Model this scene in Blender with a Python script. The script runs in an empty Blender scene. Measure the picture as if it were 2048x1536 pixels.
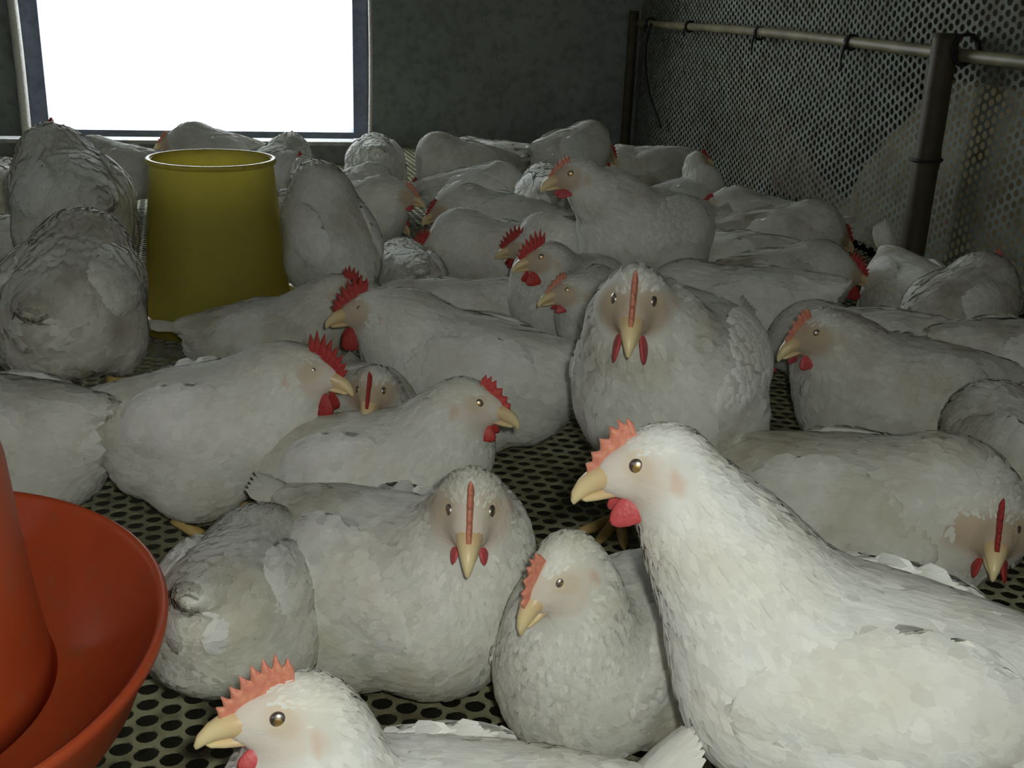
import bpy, math, random
import numpy as np
from mathutils import Matrix, Vector

rng = np.random.default_rng(7)
random.seed(7)
SC = bpy.context.scene
COL = SC.collection
R = math.radians

# ------------------------------------------------------------------ camera, world, light, exposure
CAM_H, PITCH, ROLL, YAW, FPX = 0.65, 19.5, 2.2, 13.0, 2200.0
cd = bpy.data.cameras.new('camera'); cam = bpy.data.objects.new('camera', cd); COL.objects.link(cam)
cd.sensor_fit = 'HORIZONTAL'; cd.sensor_width = 36.0; cd.lens = 36.0 * FPX / 2048.0
cd.clip_start = 0.02; cd.clip_end = 200
cam.matrix_world = (Matrix.Translation((0, 0, CAM_H)) @ Matrix.Rotation(R(-YAW), 4, 'Z')
                    @ Matrix.Rotation(R(90 - PITCH), 4, 'X') @ Matrix.Rotation(R(ROLL), 4, 'Z'))
cd.dof.use_dof = False
SC.camera = cam
SC.view_settings.view_transform = 'Standard'; SC.view_settings.look = 'None'
SC.view_settings.gamma = 1.0; SC.view_settings.exposure = 0.06
try: SC.view_settings.use_curve_mapping = False
except Exception: pass

world = bpy.data.worlds.new('overcast_sky'); SC.world = world; world.use_nodes = True
bg = world.node_tree.nodes['Background']
bg.inputs['Color'].default_value = (0.88, 0.95, 1.0, 1); bg.inputs['Strength'].default_value = 8.0

def lamp(name, loc, energy, radius, color):
    l = bpy.data.lights.new(name, 'POINT'); l.energy = energy; l.shadow_soft_size = radius; l.color = color
    o = bpy.data.objects.new(name, l); o.location = loc; COL.objects.link(o); return o
# the phone's own LED beside its lens
lamp('phone_lamp', (0.03, 0.0, 0.675), 14.0, 0.012, (0.965, 1.0, 0.92))
# ------------------------------------------------------------------ materials
def mat(name, col, rough=0.8, spec=0.3, build=None, **kw):
    m = bpy.data.materials.new(name); m.use_nodes = True
    nt = m.node_tree; p = nt.nodes['Principled BSDF']
    p.inputs['Base Color'].default_value = (*col, 1); p.inputs['Roughness'].default_value = rough
    p.inputs['Specular IOR Level'].default_value = spec
    for k, v in kw.items(): p.inputs[k].default_value = v
    if build: build(nt, p)
    return m
def N(nt, t, **kw):
    n = nt.nodes.new(t)
    for k, v in kw.items():
        if k in n.inputs.keys(): n.inputs[k].default_value = v
        else: setattr(n, k, v)
    return n
def mixc(nt, fac, a, b, mode='MIX'):
    n = nt.nodes.new('ShaderNodeMix'); n.data_type = 'RGBA'; n.blend_type = mode
    for s, v in ((n.inputs[0], fac), (n.inputs[6], a), (n.inputs[7], b)):
        if isinstance(v, (tuple, list)): s.default_value = (*v, 1) if len(v) == 3 else v
        elif isinstance(v, (int, float)): s.default_value = v
        else: nt.links.new(v, s)
    return n.outputs[2]
def ramp(nt, src, lo, hi):
    n = nt.nodes.new('ShaderNodeMapRange'); n.inputs[1].default_value = lo; n.inputs[2].default_value = hi
    n.clamp = True; nt.links.new(src, n.inputs[0]); return n.outputs[0]
def noise(nt, scale, detail=3, coord='Object', stretch=None):
    tc = nt.nodes.new('ShaderNodeTexCoord'); src = tc.outputs[coord]
    if stretch:
        mp = nt.nodes.new('ShaderNodeMapping'); mp.inputs['Scale'].default_value = stretch
        nt.links.new(src, mp.inputs[0]); src = mp.outputs[0]
    n = nt.nodes.new('ShaderNodeTexNoise'); n.inputs['Scale'].default_value = scale; n.inputs['Detail'].default_value = detail
    nt.links.new(src, n.inputs['Vector']); return n.outputs['Fac']
def bump(nt, p, h, strength=0.3, dist=0.01):
    b = nt.nodes.new('ShaderNodeBump'); b.inputs['Strength'].default_value = strength; b.inputs['Distance'].default_value = dist
    nt.links.new(h, b.inputs['Height']); nt.links.new(b.outputs[0], p.inputs['Normal'])

def feather_build(dirt, clean, stain):
    def f(nt, p):
        at = nt.nodes.new('ShaderNodeAttribute'); at.attribute_name = 'tint'
        n1 = noise(nt, 9.0, 4); n2 = noise(nt, 38.0, 3)
        st = ramp(nt, n1, 0.46, 0.74)
        m = nt.nodes.new('ShaderNodeMath'); m.operation = 'MULTIPLY'; nt.links.new(st, m.inputs[0]); m.inputs[1].default_value = dirt
        c = mixc(nt, m.outputs[0], clean, stain)
        fine = ramp(nt, n2, 0.3, 0.75)
        c = mixc(nt, fine, c, mixc(nt, 0.14, c, stain))
        c = mixc(nt, 1.0, c, at.outputs['Color'], 'MULTIPLY')
        nt.links.new(c, p.inputs['Base Color'])
        b = noise(nt, 60.0, 4, stretch=(0.35, 1.6, 1.6))
        bump(nt, p, b, 0.35, 0.004)
    return f
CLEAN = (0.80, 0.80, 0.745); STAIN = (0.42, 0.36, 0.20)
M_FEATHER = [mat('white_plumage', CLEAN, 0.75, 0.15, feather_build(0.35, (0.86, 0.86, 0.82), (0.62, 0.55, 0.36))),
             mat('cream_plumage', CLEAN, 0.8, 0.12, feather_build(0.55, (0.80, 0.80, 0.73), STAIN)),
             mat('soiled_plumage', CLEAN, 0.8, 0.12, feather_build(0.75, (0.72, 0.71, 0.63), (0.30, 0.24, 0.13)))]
def skin_build(nt, p):
    c = mixc(nt, ramp(nt, noise(nt, 90.0, 3), 0.35, 0.7), (0.70, 0.50, 0.42), (0.74, 0.62, 0.50))
    nt.links.new(c, p.inputs['Base Color'])
def comb_build(a, b_):
    def f(nt, p):
        n = noise(nt, 260.0, 2)
        nt.links.new(mixc(nt, ramp(nt, n, 0.35, 0.7), a, b_), p.inputs['Base Color']); bump(nt, p, n, 0.35, 0.002)
    return f
M_COMB = [mat('pale_red_comb', (0.6, 0.2, 0.15), 0.5, 0.4, comb_build((0.62, 0.20, 0.14), (0.70, 0.30, 0.18))),
          mat('red_comb', (0.55, 0.05, 0.04), 0.5, 0.4, comb_build((0.56, 0.06, 0.045), (0.46, 0.04, 0.035))),
          mat('dark_red_comb', (0.4, 0.04, 0.035), 0.55, 0.3, comb_build((0.42, 0.045, 0.035), (0.33, 0.03, 0.028)))]
M_WATTLE = [mat('rose_wattle', (0.55, 0.08, 0.09), 0.45, 0.4, comb_build((0.58, 0.09, 0.10), (0.52, 0.07, 0.07))), M_COMB[1], M_COMB[2]]
def beak_build(nt, p):
    g = nt.nodes.new('ShaderNodeTexCoord'); sx = nt.nodes.new('ShaderNodeSeparateXYZ'); nt.links.new(g.outputs['Object'], sx.inputs[0])
    c = mixc(nt, ramp(nt, sx.outputs[0], 0.024, 0.052), (0.62, 0.40, 0.22), (0.80, 0.66, 0.36))
    nt.links.new(c, p.inputs['Base Color'])
M_BEAK = mat('horn_beak', (0.75, 0.6, 0.3), 0.35, 0.5, beak_build)
M_IRIS = mat('dark_amber_iris', (0.38, 0.34, 0.31), 0.38, 0.5, **{'Metallic': 1.0})
M_GLINT = mat('orange_glint_pupil', (0.90, 0.60, 0.26), 0.40, 0.5, **{'Metallic': 1.0})  # pupil cap coloured as orange metal to imitate the eye's glint
M_LEG = mat('yellow_leg_skin', (0.62, 0.44, 0.16), 0.6, 0.3, lambda nt, p: bump(nt, p, noise(nt, 120, 2), 0.5, 0.003))

def net_build(a, b_, s):
    def f(nt, p):
        c = mixc(nt, ramp(nt, noise(nt, s, 5), 0.42, 0.66), a, b_)
        c = mixc(nt, ramp(nt, noise(nt, s * 9, 3), 0.45, 0.75), c, (0.10, 0.085, 0.05))
        nt.links.new(c, p.inputs['Base Color'])
    return f
M_NET = mat('olive_plastic_net', (0.3, 0.3, 0.18), 0.85, 0.1, net_build((0.42, 0.42, 0.26), (0.22, 0.20, 0.115), 3.2))
M_FENCENET = mat('grey_plastic_net', (0.4, 0.42, 0.36), 0.8, 0.15, net_build((0.185, 0.20, 0.165), (0.125, 0.138, 0.112), 2.0))
M_PIT = mat('manure_pit', (0.03, 0.028, 0.02), 0.95, 0.05, lambda nt, p: nt.links.new(mixc(nt, ramp(nt, noise(nt, 6, 5), 0.35, 0.7), (0.045, 0.048, 0.034), (0.08, 0.07, 0.045)), p.inputs['Base Color']))
def wall_build(a, b_, s=2.0):
    def f(nt, p):
        n = noise(nt, s, 6); n2 = noise(nt, 30, 4)
        c = mixc(nt, ramp(nt, n, 0.35, 0.7), a, b_); c = mixc(nt, ramp(nt, n2, 0.45, 0.8), c, mixc(nt, 0.4, c, (0.03, 0.03, 0.025)))
        nt.links.new(c, p.inputs['Base Color']); bump(nt, p, n2, 0.4, 0.01)
    return f
M_WALL = mat('grey_plaster', (0.2, 0.2, 0.18), 0.9, 0.1, wall_build((0.30, 0.32, 0.30), (0.22, 0.235, 0.22)))
M_WALLR = mat('brick_wall_dark', (0.1, 0.09, 0.07), 0.9, 0.1, wall_build((0.26, 0.23, 0.19), (0.17, 0.15, 0.125)))
M_CEIL = mat('dusty_roof_lining', (0.2, 0.2, 0.18), 0.9, 0.1, wall_build((0.22, 0.22, 0.19), (0.15, 0.15, 0.13)))
M_FRAME = mat('blue_grey_frame', (0.13, 0.14, 0.18), 0.6, 0.3, wall_build((0.22, 0.25, 0.34), (0.17, 0.19, 0.26), 5))
M_LEDGE = mat('pale_ledge', (0.5, 0.5, 0.48), 0.7, 0.3, wall_build((0.55, 0.55, 0.52), (0.4, 0.4, 0.38), 9))
M_ROPE = mat('white_rope', (0.7, 0.68, 0.62), 0.9, 0.1, lambda nt, p: bump(nt, p, noise(nt, 80, 2, stretch=(1, 1, 4)), 0.8, 0.004))
def bamboo_build(a, b_):
    def f(nt, p):
        n = noise(nt, 5, 4, stretch=(3, 3, 3)); nt.links.new(mixc(nt, ramp(nt, n, 0.35, 0.7), a, b_), p.inputs['Base Color'])
        bump(nt, p, noise(nt, 30, 3), 0.25, 0.004)
    return f
M_BAMBOO = mat('dry_bamboo', (0.35, 0.3, 0.15), 0.5, 0.35, bamboo_build((0.20, 0.175, 0.095), (0.12, 0.10, 0.055)))
M_POST = mat('dark_bamboo', (0.16, 0.12, 0.06), 0.6, 0.3, bamboo_build((0.075, 0.06, 0.032), (0.045, 0.035, 0.02)))
M_WIRE = mat('black_tie', (0.015, 0.015, 0.015), 0.6, 0.3)
def tarp_build(nt, p):
    n = noise(nt, 4, 5); c = mixc(nt, ramp(nt, n, 0.35, 0.7), (0.40, 0.33, 0.19), (0.30, 0.25, 0.14)); nt.links.new(c, p.inputs['Base Color'])
M_TARP = mat('tan_sheet', (0.35, 0.3, 0.18), 0.8, 0.15, tarp_build)
M_TARPR = mat('rust_sheet', (0.3, 0.2, 0.14), 0.8, 0.15, lambda nt, p: nt.links.new(mixc(nt, ramp(nt, noise(nt, 5, 4), .35, .7), (0.30, 0.19, 0.14), (0.2, 0.13, 0.1)), p.inputs['Base Color']))
def plastic_build(a, b_, streak):
    def f(nt, p):
        n = noise(nt, 7, 5, stretch=(1, 1, 0.35)); n2 = noise(nt, 55, 3)
        c = mixc(nt, ramp(nt, n, 0.4, 0.72), a, b_); c = mixc(nt, ramp(nt, n2, 0.55, 0.8), c, streak)
        nt.links.new(c, p.inputs['Base Color'])
    return f
M_RED = mat('orange_red_plastic', (0.5, 0.08, 0.02), 0.42, 0.4, plastic_build((0.52, 0.085, 0.022), (0.42, 0.06, 0.018), (0.40, 0.10, 0.04)))
M_YEL = mat('translucent_yellow_plastic', (0.6, 0.52, 0.06), 0.4, 0.4, plastic_build((0.62, 0.56, 0.14), (0.50, 0.46, 0.11), (0.45, 0.42, 0.16)), **{'Subsurface Weight': 0.0})
def add_translucent(m, col, fac):
    nt = m.node_tree; p = nt.nodes['Principled BSDF']; out = nt.nodes['Material Output']
    t = nt.nodes.new('ShaderNodeBsdfTranslucent'); t.inputs['Color'].default_value = (*col, 1)
    mx = nt.nodes.new('ShaderNodeMixShader'); mx.inputs[0].default_value = fac
    nt.links.new(p.outputs[0], mx.inputs[1]); nt.links.new(t.outputs[0], mx.inputs[2]); nt.links.new(mx.outputs[0], out.inputs[0])
add_translucent(M_YEL, (0.80, 0.72, 0.22), 0.5)
M_YELBASE = mat('yellow_plastic_pan', (0.6, 0.5, 0.06), 0.45, 0.4, plastic_build((0.52, 0.42, 0.05), (0.40, 0.32, 0.05), (0.3, 0.25, 0.08)))

# ------------------------------------------------------------------ mesh helpers
def mesh_np(name, V, F, m=None, smooth=True, tint=None, normals=None, fmat=None):
    """F: list of int arrays (n,3) or (n,4)"""
    V = np.asarray(V, dtype=np.float32)
    F = [np.asarray(f, dtype=np.int32) for f in F if len(f)]
    me = bpy.data.meshes.new(name)
    me.vertices.add(len(V)); me.vertices.foreach_set('co', V.ravel())
    loops = np.concatenate([f.ravel() for f in F]); tot = np.concatenate([np.full(len(f), f.shape[1], np.int32) for f in F])
    start = np.concatenate([[0], np.cumsum(tot)[:-1]]).astype(np.int32)
    me.loops.add(len(loops)); me.loops.foreach_set('vertex_index', loops)
    me.polygons.add(len(tot)); me.polygons.foreach_set('loop_start', start); me.polygons.foreach_set('loop_total', tot)
    ms = m if isinstance(m, (list, tuple)) else [m]
    for q in ms:
        if q: me.materials.append(q)
    if fmat is not None: me.polygons.foreach_set('material_index', np.asarray(fmat, np.int32))
    me.polygons.foreach_set('use_smooth', np.full(len(tot), smooth, bool))
    me.update(calc_edges=True); me.validate()
    if tint is not None:
        a = me.color_attributes.new('tint', 'FLOAT_COLOR', 'POINT')
        c = np.ones((len(V), 4), np.float32); c[:, :3] = tint if np.ndim(tint) == 2 else np.asarray(tint)[:, None]
        a.data.foreach_set('color', c.ravel())
    if normals is not None:
        me.normals_split_custom_set_from_vertices(np.asarray(normals, dtype=np.float32).tolist())
    return me
def link(name, me, parent=None, mtx=None):
    o = bpy.data.objects.new(name, me); COL.objects.link(o)
    if parent: o.parent = parent
    if mtx is not None: o.matrix_local = mtx
    return o
def tag(o, label=None, cat=None, group=None, kind=None):
    if label: o['label'] = label
    if cat: o['category'] = cat
    if group: o['group'] = group
    if kind: o['kind'] = kind
    return o
def empty(name, loc=(0, 0, 0), rz=0):
    o = bpy.data.objects.new(name, None); COL.objects.link(o); o.location = loc; o.rotation_euler = (0, 0, rz); o.empty_display_size = 0.05
    return o
class MB:
    def __init__(s): s.V = []; s.Q = []; s.T = []; s.n = 0
    def add(s, V, Q=(), T=()):
        s.V.append(np.asarray(V, float))
        if len(Q): s.Q.append(np.asarray(Q, int) + s.n)
        if len(T): s.T.append(np.asarray(T, int) + s.n)
        s.n += len(V)
    def box(s, lo, hi):
        x0, y0, z0 = lo; x1, y1, z1 = hi
        V = [(x0,y0,z0),(x1,y0,z0),(x1,y1,z0),(x0,y1,z0),(x0,y0,z1),(x1,y0,z1),(x1,y1,z1),(x0,y1,z1)]
        s.add(V, [(0,3,2,1),(4,5,6,7),(0,1,5,4),(1,2,6,5),(2,3,7,6),(3,0,4,7)]); return s
    def loft(s, P, R_, seg=12, up=(0, 0, 1), cap=True, flat=None):
        P = np.asarray(P, float); n = len(P); T = np.gradient(P, axis=0); T /= np.linalg.norm(T, axis=1)[:, None] + 1e-12
        up = np.asarray(up, float); a = np.linspace(0, 2 * np.pi, seg, endpoint=False); V = []
        for i in range(n):
            side = np.cross(T[i], up)
            if np.linalg.norm(side) < 1e-3: side = np.cross(T[i], (1, 0.01, 0))
            side /= np.linalg.norm(side); u = np.cross(side, T[i])
            r = R_[i] if np.ndim(R_) else R_
            rs, ru = (r, r) if np.ndim(r) == 0 else r
            V.append(P[i] + np.cos(a)[:, None] * side * rs + np.sin(a)[:, None] * u * ru)
        V = np.concatenate(V); Q = []
        for i in range(n - 1):
            for j in range(seg):
                k = (j + 1) % seg; Q.append((i*seg+j, i*seg+k, (i+1)*seg+k, (i+1)*seg+j))
        T3 = []
        if cap:
            V = np.concatenate([V, [P[0], P[-1]]]); c0, c1 = n*seg, n*seg+1
            for j in range(seg):
                k = (j + 1) % seg; T3.append((c0, k, j)); T3.append((c1, (n-1)*seg+j, (n-1)*seg+k))
        s.add(V, Q, T3); return s
    def lathe(s, prof, seg=64, c=(0, 0, 0)):
        prof = np.asarray(prof, float); a = np.linspace(0, 2*np.pi, seg, endpoint=False)
        V = np.concatenate([np.stack([r*np.cos(a), r*np.sin(a), np.full(seg, z)], 1) for r, z in prof]) + np.asarray(c)
        n = len(prof); i, j = np.meshgrid(np.arange(n-1), np.arange(seg), indexing='ij'); k = (j+1) % seg
        s.add(V, np.stack([i*seg+j, i*seg+k, (i+1)*seg+k, (i+1)*seg+j], -1).reshape(-1, 4)); return s
    def mesh(s, name, m, smooth=True, **kw):
        F = []
        if s.Q: F.append(np.concatenate(s.Q))
        if s.T: F.append(np.concatenate(s.T))
        return mesh_np(name, np.concatenate(s.V), F, m, smooth, **kw)

# ------------------------------------------------------------------ setting
XR, YB, XL, YF, ZC = 1.637, 4.95, -2.3, -4.5, 2.3          # fence line, far wall, left wall, wall behind, ceiling
XO = 3.0                                                    # outer wall beyond the fence
def hexnet(u0, u1, v0, v1, pitch, ang, hole, nh, depth, dropkeep=None):
    """hexagonal netting in the uv plane: returns V (u,v,w), quads"""
    c, s_ = math.cos(ang), math.sin(ang); a1 = np.array([c, s_]) * pitch; a2 = np.array([math.cos(ang + math.pi/3), math.sin(ang + math.pi/3)]) * pitch
    L = int((abs(u1-u0) + abs(v1-v0)) / pitch) + 4
    I, J = np.meshgrid(np.arange(-L, L+1), np.arange(-L, L+1), indexing='ij')
    Cc = I[..., None]*a1 + J[..., None]*a2 + np.array([(u0+u1)/2, (v0+v1)/2]); Cc = Cc.reshape(-1, 2)
    Cc = Cc[(Cc[:,0] > u0) & (Cc[:,0] < u1) & (Cc[:,1] > v0) & (Cc[:,1] < v1)]
    if dropkeep is not None: Cc = Cc[dropkeep(Cc)]
    n = len(Cc); ho = ang + math.pi/6 + np.arange(6)*math.pi/3; Rr = pitch/math.sqrt(3)
    corner = np.stack([np.cos(ho), np.sin(ho)], 1) * Rr
    if nh == 12:
        mid = (corner + np.roll(corner, -1, 0))/2; outer = np.stack([corner, mid], 1).reshape(12, 2)
        ia = ho[0] + np.arange(12)*math.pi/6
    else:
        outer = corner; ia = ho
    jit = rng.normal(0, 0.05, (n, 1, 1)) + 1
    inner = np.stack([np.cos(ia), np.sin(ia)], 1) * hole
    O = Cc[:, None, :] + outer[None]; I_ = Cc[:, None, :] + inner[None] * np.clip(jit, 0.88, 1.1)
    z0 = np.zeros((n, nh, 1))
    V = [np.concatenate([O, z0], 2), np.concatenate([I_, z0], 2)]
    if depth: V.append(np.concatenate([I_ + (O - I_)*0.25, z0 - depth], 2))
    k = len(V); V = np.concatenate(V, 1).reshape(-1, 3)
    base = (np.arange(n) * nh * k)[:, None]; j = np.arange(nh); jj = (j + 1) % nh; Q = []
    for r in range(k - 1): Q.append(np.stack([base + r*nh + j, base + r*nh + jj, base + (r+1)*nh + jj, base + (r+1)*nh + j], -1).reshape(-1, 4))
    return V, np.concatenate(Q)
mb = MB(); HEX = R(-26)
split = lambda C_: (C_[:, 1] < 2.0)
V, Q = hexnet(-1.5, XR, 0.25, 2.2, 0.025, HEX, 0.0104, 12, 0.003, split)
V2, Q2 = hexnet(-1.5, XR, 0.25, 2.2, 0.025, HEX, 0.0104, 6, 0, lambda C_: ~split(C_)); mb.add(V, Q); mb.add(V2, Q2)
for a_ in ((-2.3, XR, 2.2, YB), (-2.3, -1.5, -0.4, 2.2), (-1.5, XR, -0.4, 0.25)):
    V3, Q3 = hexnet(*a_, 0.025, HEX, 0.0104, 6, 0); mb.add(V3, Q3)
floor = link('floor', mb.mesh('floor', M_NET, False)); tag(floor, kind='structure')
gr = link('ground', MB().box((XL, YF, -0.55), (XO, YB + 0.2, -0.45)).mesh('ground', M_PIT, False)); tag(gr, kind='structure')
# far wall, pierced by the window opening
WX0, WX1, WZ0, WZ1 = -0.862, 0.385, 0.055, 1.7
mb = MB(); T = 0.18
mb.box((XL, YB, -0.5), (WX0 - 0.10, YB + T, ZC)); mb.box((WX1 + 0.06, YB, -0.5), (XO, YB + T, ZC))
mb.box((WX0 - 0.10, YB, -0.5), (WX1 + 0.06, YB + T, 0.012)); mb.box((WX0 - 0.10, YB, WZ1), (WX1 + 0.06, YB + T, ZC))
tag(link('wall_back', mb.mesh('wall_back', M_WALL, False)), kind='structure')
win = empty('window_1', ((WX0 + WX1)/2, YB, 0.0)); tag(win, kind='structure')
def wpart(nm, lo, hi, m):
    o = link(nm, MB().box(lo, hi).mesh(nm, m, False), win); o.matrix_local = Matrix.Translation(-Vector(win.location)); return o
wpart('jamb', (WX0 - 0.10, YB - 0.02, 0.03), (WX0, YB + 0.10, WZ1), M_FRAME)
wpart('jamb', (WX1, YB - 0.02, 0.03), (WX1 + 0.06, YB + 0.10, WZ1), M_FRAME)
wpart('bottom_rail', (WX0, YB - 0.02, 0.028), (WX1, YB + 0.10, WZ0), M_FRAME)
curb = empty('trim_1', (-0.27, 4.42, 0)); tag(curb, kind='structure')
for nm, lo, hi, m in (('board', (-1.12, 4.40, -0.02), (0.50, 4.46, 0.070), M_WALL), ('cap', (-1.12, 4.385, 0.070), (0.50, 4.475, 0.084), M_LEDGE)):
    o = link(nm, MB().box(lo, hi).mesh(nm, m, False), curb); o.matrix_local = Matrix.Translation(-Vector(curb.location))
# left, rear and outer walls, roof; unseen openings added, sized for ambient light
def wall_with_holes(name, axis, pos, t, a0, a1, z0, z1, holes, m):
    mb = MB(); cur = a0
    def bx(p0, p1, q0, q1):
        if axis == 'x': mb.box((pos, p0, q0), (pos + t, p1, q1))
        else: mb.box((p0, pos, q0), (p1, pos + t, q1))
    for (h0, h1, hz0, hz1) in holes:
        bx(cur, h0, z0, z1); bx(h0, h1, z0, hz0); bx(h0, h1, hz1, z1); cur = h1
    bx(cur, a1, z0, z1)
    tag(link(name, mb.mesh(name, m, False)), kind='structure')
wall_with_holes('wall_left', 'x', XL - 0.18, 0.18, YF, YB, -0.5, ZC, [(-2.5, -2.1, 0.9, 1.4), (-0.4, -0.05, 0.9, 1.3), (1.9, 2.2, 0.95, 1.3)], M_WALL)
wall_with_holes('wall_front', 'y', YF - 0.18, 0.18, XL, XO, -0.5, ZC, [(-0.5, 0.1, 0.8, 1.45)], M_WALL)
wall_with_holes('wall_right', 'x', XO, 0.18, YF, YB, -0.5, ZC, [(-2.0, -1.6, 0.9, 1.5)], M_WALLR)
tag(link('ceiling', MB().box((XL - 0.2, YF - 0.2, ZC), (XO + 0.2, YB + 0.2, ZC + 0.1)).mesh('ceiling', M_CEIL, False)), kind='structure')

# ------------------------------------------------------------------ ropes, wire
def tube_obj(name, pts, r, m, seg=8, parent=None):
    return link(name, MB().loft(pts, np.full(len(pts), r), seg, up=(0.3, 0.9, 0.2)).mesh(name, m), parent)
def wob(x, y, z0, z1, n=14, a=0.004, lean=0.0):
    t = np.linspace(0, 1, n); return np.stack([x + lean*t + a*np.sin(t*9), np.full(n, y), z0 + (z1 - z0)*t], 1)
tag(tube_obj('rope', wob(0.452, YB - 0.06, 0.0, ZC, 30, 0.006), 0.0085, M_ROPE), 'thin white rope hanging at the right edge of the bright window', 'rope')
tag(tube_obj('rope', wob(-0.945, YB - 0.06, 0.0, ZC, 30, 0.006, -0.02), 0.020, M_ROPE), 'thick pale rope hanging down the left edge of the bright window', 'rope')
t = np.linspace(0, 1, 16)
tag(tube_obj('hanging_wire', np.stack([XR - 0.03 - 0.02*np.sin(t*5), 4.62 - 0.10*t**3*1.6, 0.555 - 0.42*t + 0.02*np.sin(t*7)], 1), 0.006, M_WIRE, 6), 'thin dark wire dangling from the pole near the dark corner', 'wire')

# ------------------------------------------------------------------ net fence on the right
fence = empty('net_fence', (XR, 2.5, 0)); tag(fence, 'tall hexagonal plastic net fence on a bamboo pole along the right side', 'fence')
FI = Matrix.Translation(-Vector(fence.location))
def fpart(nm, me, **kw):
    o = link(nm, me, fence); o.matrix_local = FI; tag(o, **kw); return o
V, Q = hexnet(0.9, YB, 0.0, 1.25, 0.025, R(30), 0.0092, 6, 0)
bul = 0.012*np.sin(V[:, 0]*5.1)*np.sin(V[:, 1]*6 + 1) + 0.02*np.exp(-((V[:, 0]-2.0)/.25)**2)
fpart('netting', mesh_np('netting', np.stack([XR + 0.035 + bul, V[:, 0], V[:, 1]], 1), [Q], M_FENCENET, False), kind='stuff')
yy = np.linspace(1.2, YB - 0.02, 40)
fpart('pole', MB().loft(np.stack([XR + 0.0*yy, yy, 0.556 + 0.006*np.sin(yy*2.2)], 1), 0.0155 + 0.002*(np.abs((yy*3.1) % 1 - .5) < .07), 10).mesh('pole', M_BAMBOO), label='pale bamboo pole running along the top third of the net')
zz = np.linspace(-0.02, 0.60, 26)
fpart('post', MB().loft(np.stack([XR - 0.035 + 0*zz, 2.47 + 0.0*zz, zz], 1), 0.031 + 0.003*(np.abs((zz - 0.30)) < .012), 12, up=(1, 0, 0)).mesh('post', M_POST), label='dark upright bamboo post lashed to the pole')
fpart('post', MB().loft(np.stack([XR - 0.02 + 0*zz, YB - 0.06 + 0*zz, zz], 1), np.full(len(zz), 0.022), 10, up=(1, 0, 0)).mesh('post', M_POST), label='dark corner post at the far end of the fence')
def tie(y, z, r, n=1.5, tail=0.07, ax='y', nm='tie'):
    t = np.linspace(0, 1, 24); a = t*2*np.pi*n; m_ = MB()
    if ax == 'y': P = np.stack([XR + r*np.cos(a), y + (t - .5)*0.012, z + r*np.sin(a)], 1)
    else: P = np.stack([XR - 0.035 + r*np.cos(a), y + r*np.sin(a), z + (t - .5)*0.012], 1)
    m_.loft(P, np.full(24, 0.0045), 6, up=(.2, .9, .3))
    if tail:
        t2 = np.linspace(0, 1, 8); m_.loft(np.stack([np.full(8, XR - 0.02), y + 0.012*np.sin(t2*3) + 0.03*tail*t2, z - tail*t2 - 0.008], 1), np.linspace(0.005, 0.003, 8), 6, up=(.2, .9, .3))
    fpart(nm, m_.mesh(nm, M_WIRE))
for y, tl in ((4.25, 0.03), (3.60, 0.06), (2.98, 0.07), (4.72, 0.03)): tie(y, 0.556, 0.0195, 1.5, tl)
tie(2.44, 0.565, 0.036, 2.2, 0.06); tie(2.47, 0.30, 0.0345, 1.2, 0, 'z', 'node_ring')

# sheets hung in the aisle beyond the fence
def sheet(name, corners, m, label, n=24, fold=0.03, thick=0.004):
    A, B_, C_, D = [np.asarray(c, float) for c in corners]; u, v = np.meshgrid(np.linspace(0, 1, n), np.linspace(0, 1, n), indexing='ij'); u = u[..., None]; v = v[..., None]
    P = (A*(1-u) + B_*u)*(1-v) + (D*(1-u) + C_*u)*v
    nn = np.cross(B_ - A, D - A); nn /= np.linalg.norm(nn)
    P = P + nn*(fold*np.sin(u*17 + 2*v) + 0.6*fold*np.sin(v*9 + u*5))
    W = np.concatenate([P.reshape(-1, 3), (P + nn*thick).reshape(-1, 3)]); i, j = np.meshgrid(np.arange(n-1), np.arange(n-1), indexing='ij')
    q = np.stack([i*n+j, (i+1)*n+j, (i+1)*n+j+1, i*n+j+1], -1).reshape(-1, 4)
    ed = [k for k in range(n-1)]; Qe = []
    def edge(idx):
        for a, b in zip(idx[:-1], idx[1:]): Qe.append((a, b, b + n*n, a + n*n))
    edge([k*n for k in range(n)]); edge([k*n + n-1 for k in range(n)]); edge(list(range(n))); edge([(n-1)*n + k for k in range(n)])
    tag(link(name, mesh_np(name, W, [q, q[:, ::-1] + n*n, np.array(Qe)], m, True)), label, 'sheet')
X2 = 1.95
sheet('hanging_sheet', [(X2, 3.05, 0.46), (X2 + .05, 1.2, 0.46), (X2 + .03, 1.2, -0.1), (X2, 3.62, -0.08)], M_TARP, 'tan sheet hanging behind the net to the right of the dark gap')
sheet('hanging_sheet', [(X2 + .16, 4.92, 0.36), (X2 + .14, 4.60, 0.34), (X2 + .13, 3.50, -0.08), (X2 + .16, 4.92, -0.08)], M_TARPR, 'rusty brown sheet hanging behind the far end of the net')

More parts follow.
